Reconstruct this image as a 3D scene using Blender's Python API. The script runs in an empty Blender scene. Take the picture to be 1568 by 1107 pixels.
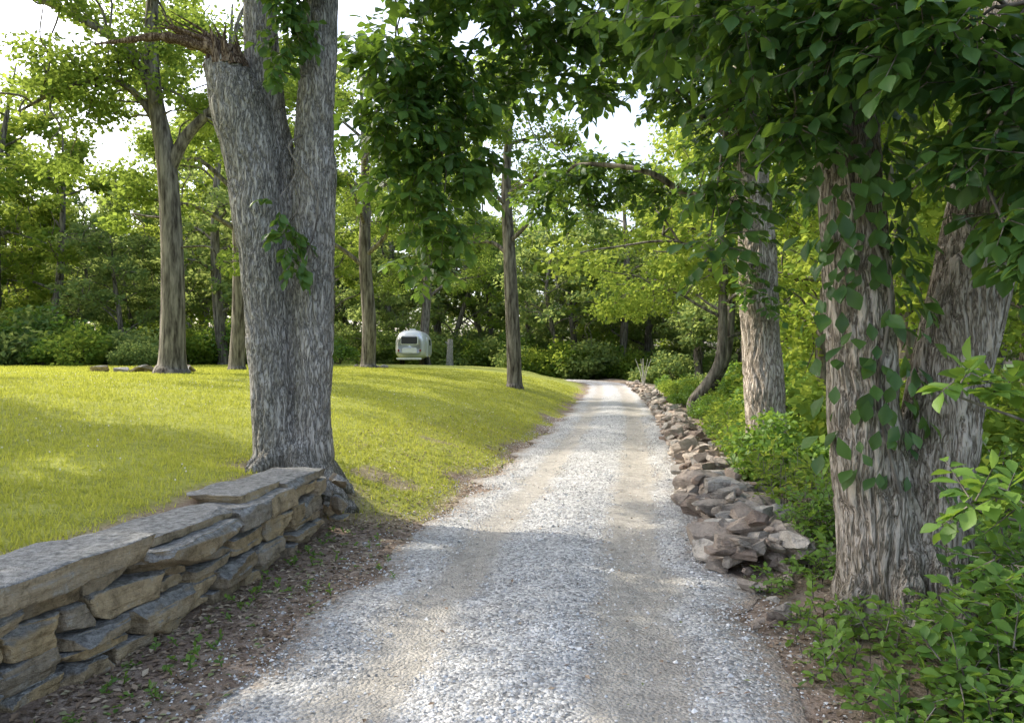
import bpy, bmesh, math, numpy as np
from mathutils import Vector, Matrix
R = np.random.default_rng(7)
scene = bpy.context.scene
COL = scene.collection

# ------------------------------------------------------------ numeric helpers
def _h(ix, iy, iz, seed):
    n = (ix*374761393 + iy*668265263 + iz*2147483647 + seed*1274126177) & 0xFFFFFFFF
    n = ((n ^ (n >> 13)) * 1274126177) & 0xFFFFFFFF
    n = ((n ^ (n >> 16)) * 2246822519) & 0xFFFFFFFF
    return ((n ^ (n >> 15)) & 0xFFFFFF) / float(0xFFFFFF)
def vnoise(P, seed=0):
    P = np.asarray(P, float); f = np.floor(P).astype(np.int64); t = P - f; t = t*t*(3-2*t)
    x, y, z = f[..., 0], f[..., 1], f[..., 2]; a, b, c = t[..., 0], t[..., 1], t[..., 2]; r = 0
    for i in (0, 1):
        for j in (0, 1):
            for k in (0, 1):
                r = r + _h(x+i, y+j, z+k, seed)*(a if i else 1-a)*(b if j else 1-b)*(c if k else 1-c)
    return r*2-1
def fbm(P, o=4, seed=0):
    r = 0; a = 1; s = 0; P = np.asarray(P, float)
    for i in range(o):
        r = r + a*vnoise(P*(2**i), seed+i); s += a; a *= .5
    return r/s
def n2(X, Y, sc, o=3, seed=0):
    return fbm(np.stack([X*sc, Y*sc, np.zeros_like(X)+seed*3.3], -1), o, seed)
def sst(a, b, x):
    t = np.clip((x-a)/(b-a), 0, 1); return t*t*(3-2*t)
def unit(v):
    return v/np.maximum(np.linalg.norm(v, axis=-1, keepdims=True), 1e-9)

class Bld:
    def __init__(s): s.V = []; s.L = []; s.S = []; s.M = []; s.n = 0
    def add(s, V, F, mat=0):
        V = np.asarray(V, float).reshape(-1, 3); F = np.asarray(F, np.int64)
        s.V.append(V); s.L.append((F+s.n).ravel()); s.S.append(np.full(len(F), F.shape[1])); s.M.append(np.full(len(F), mat)); s.n += len(V)
    def mesh(s, name, mats, smooth=True, sharp=None):
        V = np.concatenate(s.V); L = np.concatenate(s.L); S = np.concatenate(s.S); M = np.concatenate(s.M)
        me = bpy.data.meshes.new(name)
        me.vertices.add(len(V)); me.vertices.foreach_set("co", V.astype(np.float32).ravel())
        me.loops.add(len(L)); me.loops.foreach_set("vertex_index", L.astype(np.int32))
        me.polygons.add(len(S)); st = np.concatenate([[0], np.cumsum(S)[:-1]])
        me.polygons.foreach_set("loop_start", st.astype(np.int32))
        me.polygons.foreach_set("material_index", M.astype(np.int32))
        me.polygons.foreach_set("use_smooth", np.full(len(S), smooth))
        for m in mats: me.materials.append(m)
        me.update(calc_edges=True)
        if sharp: me.set_sharp_from_angle(angle=math.radians(sharp))
        return me
def obj(name, me, parent=None, loc=(0, 0, 0), rot=0, sc=1):
    o = bpy.data.objects.new(name, me); COL.objects.link(o); o.location = loc; o.rotation_euler = (0, 0, rot)
    o.scale = (sc, sc, sc) if not isinstance(sc, tuple) else sc
    if parent: o.parent = parent
    return o
def empty(name, loc=(0, 0, 0)):
    o = bpy.data.objects.new(name, None); COL.objects.link(o); o.location = loc; o.empty_display_size = .3; return o
def par(o, T): o.parent = T; o.matrix_parent_inverse = Matrix.Translation(-T.location)

def tube(B, pts, rad, seg=10, mat=0):
    pts = np.asarray(pts, float); rad = np.asarray(rad, float); n = len(pts)
    T = unit(np.gradient(pts, axis=0)); ref = np.array([0, 1., 0]) if abs(T[0][1]) < .8 else np.array([1., 0, 0])
    a = unit(np.cross(T, ref)); b = np.cross(T, a)
    th = np.linspace(0, 2*np.pi, seg, endpoint=False)
    V = pts[:, None] + rad[:, None, None]*(np.cos(th)[None, :, None]*a[:, None]+np.sin(th)[None, :, None]*b[:, None])
    i = np.arange(n-1)[:, None]*seg; j = np.arange(seg)[None]; k = (j+1) % seg
    B.add(V, np.stack([i+j, i+k, i+seg+k, i+seg+j], -1).reshape(-1, 4), mat)
def spline(pts, m=8):
    pts = np.asarray(pts, float); P = np.vstack([2*pts[0]-pts[1], pts, 2*pts[-1]-pts[-2]]); out = []
    for i in range(1, len(P)-2):
        t = np.linspace(0, 1, m, endpoint=False)[:, None]; a, b, c, d = P[i-1], P[i], P[i+1], P[i+2]
        out.append(.5*((2*b)+(-a+c)*t+(2*a-5*b+4*c-d)*t*t+(-a+3*b-3*c+d)*t**3))
    out.append(P[-2][None]); return np.vstack(out)

LEAF_BIG = (np.array([[0, 0, 0], [-.13, .2, .03], [-.27, .45, .08], [-.30, .65, .08], [-.15, .88, .0], [0, 1.03, -.10], [.15, .88, .0], [.30, .65, .08], [.27, .45, .08], [.13, .2, .03], [0, .55, -.0]]),
            {4: np.array([[0, 10, 2, 1], [10, 4, 3, 2], [0, 9, 8, 10], [10, 8, 7, 6]]), 3: np.array([[10, 5, 4], [10, 6, 5]])})
LEAF_MID = (np.array([[0, 0, 0], [-.28, .5, .08], [0, 1, -.06], [.28, .5, .08]]), {3: np.array([[0, 2, 1], [0, 3, 2]])})
LEAF_FAR = (np.array([[0, 0, 0], [-.35, .45, .06], [0, 1, -.04], [.35, .55, .06]]), {4: np.array([[0, 3, 2, 1]])})
def leaves(B, P, D, N, S, T, mat=0):
    D = unit(D); N = unit(N - (N*D).sum(-1, keepdims=True)*D); X = np.cross(D, N); t, FF = T; n = len(P); k = len(t)
    S = np.asarray(S)[:, None, None]
    V = P[:, None]+S*(t[None, :, 0:1]*X[:, None]+t[None, :, 1:2]*D[:, None]+t[None, :, 2:3]*N[:, None])
    base = (np.arange(n)*k)[:, None, None]; first = True
    for q, F in FF.items():
        FA = (F[None]+base).reshape(-1, q)
        if first: B.add(V, FA, mat); off = B.n-n*k; first = False
        else: B.L.append((FA+off).ravel()); B.S.append(np.full(len(FA), q)); B.M.append(np.full(len(FA), mat))
def rdir(n, z=0., zs=1.):
    v = R.normal(size=(n, 3)); v[:, 2] = v[:, 2]*zs+z; return unit(v)
def blob_leaves(B, C, RR, per, size, T, mat=0, droop=-.25):
    C = np.asarray(C, float); RR = np.asarray(RR, float); n = len(C)*per
    c = np.repeat(C, per, 0); r = np.repeat(RR, per, 0); u = rdir(n); rad = R.random((n, 1))**.45
    P = c+u*rad*r; D = rdir(n, droop, .6)+.5*u; N = rdir(n)*.75+np.array([0, 0, .75])
    leaves(B, P, D, N, size*R.uniform(.65, 1.25, n), T, mat)
def twig_leaves(B, C, RR, ntw, size, T, lm, wm, droop=-.35, nl=8, tl=.4):
    C = np.asarray(C, float); RR = np.asarray(RR, float)
    vol = np.prod(RR, 1)**.7; cnt = np.maximum(1, (ntw*vol/vol.sum()).astype(int))
    c = np.repeat(C, cnt, 0); r = np.repeat(RR, cnt, 0); n = len(c); u = rdir(n)
    P0 = c+u*(R.random((n, 1))**.5)*r
    D = unit(u*np.array([1, 1, .5])*.8+rdir(n)*.7+np.array([0, 0, droop])); Ln = tl*R.uniform(.5, 1.2, (n, 1))
    P1 = P0+D*Ln; a = unit(np.cross(D, rdir(n))); b = np.cross(D, a); V = []
    for k in range(3): th = k*2.094; V.append(P0+.005*(math.cos(th)*a+math.sin(th)*b))
    for k in range(3): th = k*2.094; V.append(P1+.002*(math.cos(th)*a+math.sin(th)*b))
    V = np.stack(V, 1); F = np.array([[0, 1, 4, 3], [1, 2, 5, 4], [2, 0, 3, 5]])
    B.add(V, (F[None]+(np.arange(n)*6)[:, None, None]).reshape(-1, 4), wm)
    side = unit(np.cross(D, np.array([0, 0, 1.])+.2*rdir(n)))
    for k in range(nl):
        f = (k+.6)/nl; sg = 1 if k % 2 else -1
        ld = unit(D*.6+side*sg*(.9 if k < nl-1 else .1)+rdir(n)*.35+np.array([0, 0, droop*.8]))
        leaves(B, P0+D*Ln*f, ld, rdir(n)*.5+np.array([0, 0, .8]), size*R.uniform(.6, 1.2, n), T, lm)

# ------------------------------------------------------------ node helpers
class NT:
    def __init__(s, name):
        s.m = bpy.data.materials.new(name); s.m.use_nodes = True; s.t = s.m.node_tree; s.t.nodes.clear(); s.out = s.n('ShaderNodeOutputMaterial')
    def n(s, ty, **kw):
        x = s.t.nodes.new(ty)
        for k, v in kw.items(): setattr(x, k, v)
        return x
    def l(s, a, b): s.t.links.new(a, b)
    def setv(s, sock, v):
        if hasattr(v, 'links'): s.l(v, sock)
        else: sock.default_value = v
    def noise(s, vec, sc, det=3, rough=.6):
        x = s.n('ShaderNodeTexNoise'); x.inputs['Scale'].default_value = sc; x.inputs['Detail'].default_value = det; x.inputs['Roughness'].default_value = rough
        s.l(vec, x.inputs['Vector']); return x.outputs['Fac']
    def ramp(s, f, st):
        x = s.n('ShaderNodeValToRGB'); s.l(f, x.inputs[0]); e = x.color_ramp.elements
        while len(e) < len(st): e.new(.5)
        for i, (p, c) in enumerate(st): e[i].position = p; e[i].color = (*c, 1)
        return x.outputs[0]
    def mix(s, f, a, b, mode='MIX'):
        x = s.n('ShaderNodeMix', data_type='RGBA', blend_type=mode); s.setv(x.inputs[0], f)
        for q, v in ((6, a), (7, b)):
            if isinstance(v, tuple): x.inputs[q].default_value = (*v, 1)
            else: s.l(v, x.inputs[q])
        return x.outputs[2]
    def math(s, op, a, b=0.):
        x = s.n('ShaderNodeMath', operation=op); s.setv(x.inputs[0], a); s.setv(x.inputs[1], b); return x.outputs[0]
    def scaled(s, vec, sc):
        x = s.n('ShaderNodeVectorMath', operation='MULTIPLY'); x.inputs[1].default_value = sc; s.l(vec, x.inputs[0]); return x.outputs[0]
    def bsdf(s, col, rough=.8, bump=None, bd=.01, bs=1., spec=.3, metal=0):
        p = s.n('ShaderNodeBsdfPrincipled'); s.setv(p.inputs['Roughness'], rough); p.inputs['Specular IOR Level'].default_value = spec; p.inputs['Metallic'].default_value = metal
        if isinstance(col, tuple): p.inputs['Base Color'].default_value = (*col, 1)
        else: s.l(col, p.inputs['Base Color'])
        if bump is not None:
            b = s.n('ShaderNodeBump'); b.inputs['Distance'].default_value = bd; b.inputs['Strength'].default_value = bs; s.l(bump, b.inputs['Height']); s.l(b.outputs[0], p.inputs['Normal'])
        return p
    def fin(s, sh): s.l(sh, s.out.inputs[0]); return s.m

def mat_leaf(name, dark, light, trans, tf=.42, rough=.5, clump=.35, gloss=True):
    t = NT(name); g = t.n('ShaderNodeNewGeometry'); oi = t.n('ShaderNodeObjectInfo')
    nz = t.noise(g.outputs['Position'], clump, 1)
    f = t.math('ADD', t.math('MULTIPLY', g.outputs['Random Per Island'], .55), t.math('MULTIPLY', t.math('SUBTRACT', nz, .25), .9))
    f = t.math('ADD', f, t.math('MULTIPLY', t.math('SUBTRACT', oi.outputs['Random'], .5), .4))
    c = t.ramp(f, [(.15, dark), (.85, light)])
    if gloss: p = t.bsdf(c, rough, spec=.35)
    else: p = t.n('ShaderNodeBsdfDiffuse'); t.l(c, p.inputs[0])
    tr = t.n('ShaderNodeBsdfTranslucent'); t.l(t.mix(.65, c, trans), tr.inputs[0])
    mx = t.n('ShaderNodeMixShader'); mx.inputs[0].default_value = tf; t.l(p.outputs[0], mx.inputs[1]); t.l(tr.outputs[0], mx.inputs[2])
    return t.fin(mx.outputs[0])
def mat_bark(name, dark, mid, light, sx=16., sz=2.2, bd=.03, moss=0., far=False):
    t = NT(name); g = t.n('ShaderNodeNewGeometry'); pos = g.outputs['Position']
    if far:
        a = t.noise(t.scaled(pos, (sx, sx, sz)), 1, 3, .65); c = t.ramp(a, [(.35, dark), (.5, mid), (.65, light)])
        return t.fin(t.bsdf(c, .9, spec=.1).outputs[0])
    w = t.n('ShaderNodeTexNoise'); w.inputs['Scale'].default_value = 3.5; w.inputs['Detail'].default_value = 1; t.l(pos, w.inputs['Vector'])
    va = t.n('ShaderNodeVectorMath', operation='MULTIPLY_ADD'); t.l(w.outputs['Color'], va.inputs[0]); va.inputs[1].default_value = (.08, .08, .08); t.l(pos, va.inputs[2])
    a = t.noise(t.scaled(va.outputs[0], (sx, sx, sz)), 1, 3, .65)
    r = t.math('MINIMUM', t.math('MULTIPLY', t.math('ABSOLUTE', t.math('SUBTRACT', a, .5)), 8.), 1.)
    b = t.noise(t.scaled(pos, (70, 70, 24)), 1, 2, .7)
    hgt = t.math('ADD', r, t.math('MULTIPLY', b, .6))
    c = t.ramp(hgt, [(.15, dark), (.55, mid), (1.25, light)])
    c = t.mix(t.ramp(t.noise(pos, 1.3, 3), [(.35, (0,)*3), (.65, (.7,)*3)]), c, t.mix(1., c, (.66, .68, .63), 'MULTIPLY'))
    if moss:
        z = t.n('ShaderNodeSeparateXYZ'); t.l(pos, z.inputs[0])
        m = t.n('ShaderNodeMapRange'); t.l(z.outputs[2], m.inputs[0]); m.inputs[1].default_value = .85; m.inputs[2].default_value = .25
        mm = t.math('MULTIPLY', m.outputs[0], t.ramp(t.noise(pos, 5, 3), [(.42, (0, 0, 0)), (.56, (1, 1, 1))]))
        c = t.mix(t.math('MULTIPLY', mm, moss), c, (.075, .07, .03))
    return t.fin(t.bsdf(c, .9, hgt, bd, .9, spec=.15).outputs[0])

M_bark_g = mat_bark('bark_grey', (.06, .053, .046), (.31, .29, .265), (.52, .49, .46), 26, 4.2, .024, .85)
M_bark_b = mat_bark('bark_brown', (.065, .05, .038), (.33, .28, .23), (.57, .50, .44), 20, 2.6, .026, .3)
M_bark_far = mat_bark('bark_far', (.05, .042, .036), (.15, .135, .115), (.27, .245, .21), 9, 1.3, .04, 0, True)
M_wood = mat_bark('splintered_wood', (.03, .018, .012), (.15, .095, .06), (.36, .27, .19), 30, 4, .02)
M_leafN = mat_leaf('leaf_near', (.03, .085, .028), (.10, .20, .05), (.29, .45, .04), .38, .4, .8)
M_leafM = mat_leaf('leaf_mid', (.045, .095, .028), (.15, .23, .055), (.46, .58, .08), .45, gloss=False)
M_leafF = mat_leaf('leaf_far', (.06, .115, .048), (.20, .28, .10), (.54, .63, .16), .48, .6, .15, False)  # paler than the nearer leaves: distance haze is put into the colour
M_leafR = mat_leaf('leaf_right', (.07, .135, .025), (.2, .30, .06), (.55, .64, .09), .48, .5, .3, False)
M_shrub = mat_leaf('leaf_shrub', (.06, .14, .03), (.20, .33, .06), (.38, .56, .06), .38, .5, 1.2)
M_grass = mat_leaf('grass_blade', (.20, .24, .04), (.46, .46, .09), (.66, .68, .11), .38, .6, .5, False)

# ------------------------------------------------------------ terrain
RP = np.array([[-2.6, -14], [-1.3, -5], [-.07, 3.47], [.58, 7.8], [1.52, 13.1], [3.9, 28.7], [6.6, 50], [7.0, 60], [5.0, 67.5], [-.5, 72], [-10, 75], [-25, 76]], float)
RPs = spline(np.c_[RP, np.zeros(len(RP))], 14)[:, :2]
def rx(Y): return np.interp(Y, [-14, -5, 3.47, 7.8, 13.1, 20, 28.7, 40, 50, 60], [-2.6, -1.3, -.07, .58, 1.52, 2.62, 3.9, 5.4, 6.6, 7.0])
def wx(Y): return np.interp(Y, [-6, 2, 3.3, 4.45, 5.17, 6.17, 7.3], [-3.6, -2.6, -2.36, -2.15, -2.04, -1.95, -1.87])
def height(X, Y):
    X = np.asarray(X, float); Y = np.asarray(Y, float)
    s = rx(Y)-1.42-X
    slope = 1.47*(1-np.exp(-np.clip(s-.25, 0, None)/4.0))
    dw = wx(Y)-.2-X
    wh = .02 + sst(0, .16, dw)*.53 + np.where(dw > 0, .9*(1-np.exp(-np.clip(dw, 0, None)/6)), 0)
    t = sst(6.9, 8.4, Y); h = np.where(s > 0, wh*(1-t)+slope*t, 0)
    sr = X-rx(Y)-1.42
    h = h-np.where(sr > 0, 1.2*sst(1.3, 9, sr), 0) + np.where(sr > 0, .10*sst(.2, .8, sr)*sst(2.2, 1.0, sr), 0)
    out = sst(-.15, .6, np.maximum(s, sr))
    h = h+out*(.03*n2(X, Y, 1.7, 3, 3)+.10*n2(X, Y, .15, 2, 9)*sst(2, 8, np.maximum(s, sr)))
    far = sst(52, 58, Y); d = np.full(X.shape, 99.)
    for p in RPs[60::2]: d = np.minimum(d, np.hypot(X-p[0], Y-p[1]))
    h = h*(1-far*(1-sst(1.8, 6, d)))
    return h-.02*(1-out)
def grassmask(X, Y):
    s = rx(Y)-1.42-X; nz = n2(X, Y, 1.1, 4, 21)
    edge = sst(.0, .5, s-.12+nz*.9)
    bare = sst(.3, .5, nz)*sst(3.2, 1.5, s)*sst(16, 12, Y)
    a = edge*(1-.8*bare); b = sst(.32, .6, wx(Y)-.2-X+nz*.2)
    t = sst(7.2, 8.6, Y); g = a*t+b*(1-t)
    return np.clip(g*(1-.9*sst(.9, .5, np.hypot(X+2.35, Y-8.1))), 0, 1)
def axis(f0, f1, st, lo, hi):
    a = [f0]; g = st
    while a[-1] > lo: g *= 1.22; a.append(a[-1]-g)
    b = [f1]; g = st
    while b[-1] < hi: g *= 1.22; b.append(b[-1]+g)
    return np.array(a[::-1][:-1]+list(np.arange(f0, f1, st))+b)
ax = axis(-9, 9, .09, -500, 500); ay = axis(1, 22, .1, -200, 900)
GX, GY = np.meshgrid(ax, ay); GZ = height(GX, GY)
B = Bld(); nx = len(ax); ny = len(ay); i = np.arange(ny-1)[:, None]*nx; j = np.arange(nx-1)[None]
B.add(np.stack([GX, GY, GZ], -1), np.stack([i+j, i+j+1, i+nx+j+1, i+nx+j], -1).reshape(-1, 4))
t = NT('ground'); g = t.n('ShaderNodeNewGeometry'); pos = g.outputs['Position']
at = t.n('ShaderNodeAttribute'); at.attribute_name = 'mask'; sp = t.n('ShaderNodeSeparateColor'); t.l(at.outputs['Color'], sp.inputs[0])
dn_ = t.noise(pos, 6, 5, .75); dn2 = t.noise(pos, 30, 3, .7)
dirt = t.ramp(dn_, [(.3, (.16, .115, .09)), (.5, (.29, .225, .18)), (.7, (.44, .375, .32))])
dirt = t.mix(t.ramp(dn2, [(.5, (0, 0, 0)), (.62, (1, 1, 1))]), dirt, (.15, .11, .083))
lit = t.ramp(dn2, [(.32, (.09, .068, .05)), (.5, (.22, .175, .13)), (.66, (.41, .35, .29))])
gr = t.ramp(dn_, [(.3, (.20, .225, .045)), (.55, (.33, .35, .08)), (.75, (.46, .45, .13))])
c = t.mix(sp.outputs[1], dirt, lit); c = t.mix(sp.outputs[0], c, gr); c = t.mix(sp.outputs[2], c, (.06, .10, .03))
M_ground = t.fin(t.bsdf(c, .95, t.noise(pos, 40, 3, .7), .03, .8, spec=.1).outputs[0])
me = B.mesh('ground', [M_ground])
X = GX.ravel(); Y = GY.ravel(); s = rx(Y)-1.42-X; sr = -s-2.84
gm = grassmask(X, Y); litm = np.maximum(sst(.1, .9, sr), .6*sst(0.35, .7, n2(X, Y, 2., 3, 5)+.3))
green = sst(1.2, 3.5, sr)*.9
green = np.maximum(green, .85*sst(32, 40, Y+np.clip(-X-8, 0, 12)*.3)*sst(-14, -20, X)); green = np.maximum(green, sst(78, 86, Y))
ca = me.color_attributes.new('mask', 'FLOAT_COLOR', 'POINT')
ca.data.foreach_set('color', np.stack([gm, litm, green, np.ones_like(gm)], -1).astype(np.float32).ravel())
obj('ground', me)

# ------------------------------------------------------------ road
seg = np.hypot(*np.diff(RPs, axis=0).T); cum = np.r_[0, np.cumsum(seg)]
ss = np.concatenate([np.arange(0, 45, .07), np.arange(45, cum[-1], .4)])
cx = np.interp(ss, cum, RPs[:, 0]); cy = np.interp(ss, cum, RPs[:, 1])
dx = np.gradient(cx, ss); dy = np.gradient(cy, ss); dn = np.hypot(dx, dy); nxr = dy/dn; nyr = -dx/dn
U = np.linspace(-1, 1, 61)
wl = 1.46+.30*fbm(np.stack([ss*1.3, ss*0, ss*0], -1), 5, 1); wr = 1.48+.26*fbm(np.stack([ss*1.5, ss*0+9, ss*0], -1), 5, 2)
off = np.where(U[None] < 0, U[None]*wl[:, None], U[None]*wr[:, None])
VX = cx[:, None]+off*nxr[:, None]; VY = cy[:, None]+off*nyr[:, None]
prof = .030*np.exp(-((U-.05)/.25)**2)-.018*np.exp(-((U+.5)/.15)**2)-.020*np.exp(-((U-.52)/.15)**2)+.010*np.exp(-((U-.78)/.07)**2)-.024*np.abs(U)**8
tread = .004*np.sin(VY*70+VX*8)*np.exp(-((U[None]-.86)/.07)**4)*(VY < 9)
VZ = .018+prof[None]+.008*n2(VX, VY, 3., 3, 14)+.008*n2(VX, VY, 11., 3, 15)+tread
B = Bld(); m = len(U); i = np.arange(len(ss)-1)[:, None]*m; j = np.arange(m-1)[None]
B.add(np.stack([VX, VY, VZ], -1), np.stack([i+j, i+j+1, i+m+j+1, i+m+j], -1).reshape(-1, 4))
t = NT('gravel_road'); g = t.n('ShaderNodeNewGeometry'); pos = g.outputs['Position']
at = t.n('ShaderNodeAttribute'); at.attribute_name = 'across'; u = at.outputs['Fac']
vo = t.n('ShaderNodeTexVoronoi'); vo.inputs['Scale'].default_value = 46; t.l(pos, vo.inputs['Vector'])
sc_ = t.n('ShaderNodeSeparateColor'); t.l(vo.outputs['Color'], sc_.inputs[0])
stones = t.ramp(sc_.outputs[0], [(0, (.27, .27, .275)), (.45, (.50, .50, .505)), (1, (.78, .78, .78))])
nmed = t.noise(pos, 10, 5, .78); nlow = t.noise(pos, 1.8, 4, .65); nfine = t.noise(pos, 110, 2, .6)
fines = t.ramp(nfine, [(.3, (.38, .35, .31)), (.7, (.60, .565, .515))])
un = t.math('ADD', u, t.math('MULTIPLY', t.math('SUBTRACT', nlow, .5), .12))
trk = t.ramp(un, [(.0, (.35,)*3), (.15, (.1,)*3), (.21, (.9,)*3), (.31, (.9,)*3), (.37, (.05,)*3), (.61, (.0,)*3), (.66, (1.,)*3), (.80, (1.,)*3), (.86, (.1,)*3), (1., (.6,)*3)])
cl = t.n('ShaderNodeClamp'); t.l(t.math('ADD', trk, t.math('MULTIPLY', t.math('SUBTRACT', nmed, .5), 1.2)), cl.inputs[0])
c = t.mix(cl.outputs[0], stones, fines)
edge = t.math('MULTIPLY', t.math('ABSOLUTE', t.math('SUBTRACT', un, .5)), 2.)
em = t.ramp(t.math('ADD', edge, t.math('MULTIPLY', t.math('SUBTRACT', nmed, .5), .9)), [(.84, (0,)*3), (1.06, (1,)*3)])
c = t.mix(em, c, t.mix(nfine, (.22, .17, .135), (.45, .39, .33)))
c = t.mix(1., c, t.ramp(nlow, [(.3, (.80, .80, .80)), (.7, (1.1, 1.1, 1.1))]), 'MULTIPLY')
c = t.mix(1., c, t.ramp(nmed, [(.35, (.72, .71, .69)), (.6, (1.12, 1.12, 1.12))]), 'MULTIPLY')
hh = t.math('ADD', t.math('MULTIPLY', vo.outputs['Distance'], -1.), t.math('MULTIPLY', nfine, .8))
M_road = t.fin(t.bsdf(c, .9, hh, .018, 1., spec=.2).outputs[0])
me = B.mesh('gravel_road', [M_road])
a_ = me.attributes.new('across', 'FLOAT', 'POINT'); a_.data.foreach_set('value', np.tile((U+1)/2, len(ss)).astype(np.float32))
obj('gravel_road', me)

OC = np.array([[1, 0, 0], [-1, 0, 0], [0, 1, 0], [0, -1, 0], [0, 0, 1], [0, 0, -1]], float); OF = np.array([[0, 2, 4], [2, 1, 4], [1, 3, 4], [3, 0, 4], [2, 0, 5], [1, 2, 5], [3, 1, 5], [0, 3, 5]])
N = 100000; y = 2.6+R.random(N)**1.7*20; uu = R.uniform(-1.26, 1.2, N)
keep = R.random(N) < np.where(((uu > .34) & (uu < .62)) | ((uu > -.58) & (uu < -.36)), .15, .9)*np.where(np.abs(uu) > 1, .4, 1)*(.5+.9*n2(uu*2, y, 1.6, 3, 31)); y = y[keep]; uu = uu[keep]; N = len(y)
px = rx(y)+uu*1.46; sz = R.uniform(.003, .010, N)*(1+y/30)*np.where(R.random(N) < .06, 1.8, 1)
P = np.stack([px, y, np.where(np.abs(uu) < .97, .018+np.interp(uu, U, prof)+.003, height(px, y)+.004)], -1)
V = OC[None]*R.uniform(.55, 1.3, (N, 6, 1))*np.array([1, 1, .65]); V = V+R.normal(0, .18, V.shape)
an = R.uniform(0, 6.28, N); ca_, sa_ = np.cos(an)[:, None], np.sin(an)[:, None]
V = np.stack([V[..., 0]*ca_-V[..., 1]*sa_, V[..., 0]*sa_+V[..., 1]*ca_, V[..., 2]], -1)*sz[:, None, None]+P[:, None]
B = Bld(); B.add(V, (OF[None]+(np.arange(N)*6)[:, None, None]).reshape(-1, 3))
t = NT('gravel_stone'); g = t.n('ShaderNodeNewGeometry')
M_peb = t.fin(t.bsdf(t.ramp(g.outputs['Random Per Island'], [(0, (.22, .22, .215)), (.45, (.51, .51, .51)), (1, (.78, .78, .78))]), .85).outputs[0])
obj('loose_gravel', B.mesh('loose_gravel', [M_peb], False))

# ------------------------------------------------------------ stones
def cubegrid(cuts):
    bm = bmesh.new(); bmesh.ops.create_cube(bm, size=2); bmesh.ops.subdivide_edges(bm, edges=bm.edges[:], cuts=cuts, use_grid_fill=True)
    V = np.array([v.co[:] for v in bm.verts]); F = np.array([[v.index for v in f.verts] for f in bm.faces]); bm.free(); return V, F
CV, CF = cubegrid(15); CV4, CF4 = cubegrid(6)
def stone(B, c, size, yaw, seed, rough=.05, k=20., cuts=5, tilt=0.):
    r = np.random.default_rng(seed); p = np.sign(CV)*np.abs(CV)**.8; h = np.array(size)/2
    p = p/((np.abs(p)**k).sum(1, keepdims=True)**(1/k))
    for _ in range(cuts):
        n = unit(r.normal(size=3)*np.array([1, 1, .6])); cc = r.uniform(.98, 1.35); d = p@n; p = p-np.clip(d-cc, 0, None)[:, None]*n
    p[:, 0] *= 1+.06*r.normal()*p[:, 2]; p[:, 2] *= 1+.07*r.normal()*p[:, 0]; w = p*h
    nn = np.stack([fbm(w*7+seed*3.7+q*17, 5, q) for q in range(3)], -1)*np.array([1.2, 1.2, .45]); w = w+nn*rough
    lay = vnoise(np.stack([w[:, 2]*42+seed, w[:, 0]*2.5, w[:, 1]*2.5], -1), 5)+.7*np.sign(vnoise(np.stack([w[:, 2]*18+seed, w[:, 0]*2, w[:, 1]], -1), 8)); sidef = (np.abs(CV[:, :2]).max(1) > .99)
    dirn = unit(np.c_[w[:, :2], np.zeros(len(w))])[:, :2]; w[:, :2] += dirn*(lay*.007*sidef)[:, None]
    w[:, 2] += tilt*w[:, 0]; c_, s_ = math.cos(yaw), math.sin(yaw)
    B.add(np.stack([w[:, 0]*c_-w[:, 1]*s_, w[:, 0]*s_+w[:, 1]*c_, w[:, 2]], -1)+np.array(c), CF)
def rock(B, c, size, seed, fl=.75):
    r = np.random.default_rng(seed); p = CV4*np.array([1., .8, .8])*.85
    for _ in range(13):
        n = unit(r.normal(size=3)); cc = r.uniform(.42, .95); d = p@n; p = p-np.clip(d-cc, 0, None)[:, None]*n
    p = p+.05*np.stack([fbm(p*3.0+seed+q*9, 3, q) for q in range(3)], -1)
    a, b = r.uniform(0, 6.28), r.uniform(-.8, .8); p = p*np.array([r.uniform(1.0, 1.8), .9, fl*r.uniform(.5, 1.1)])*size
    p = np.stack([p[:, 0], p[:, 1]*math.cos(b)-p[:, 2]*math.sin(b), p[:, 1]*math.sin(b)+p[:, 2]*math.cos(b)], -1)
    B.add(np.stack([p[:, 0]*math.cos(a)-p[:, 1]*math.sin(a), p[:, 0]*math.sin(a)+p[:, 1]*math.cos(a), p[:, 2]], -1)+np.array(c), CF4)
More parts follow.
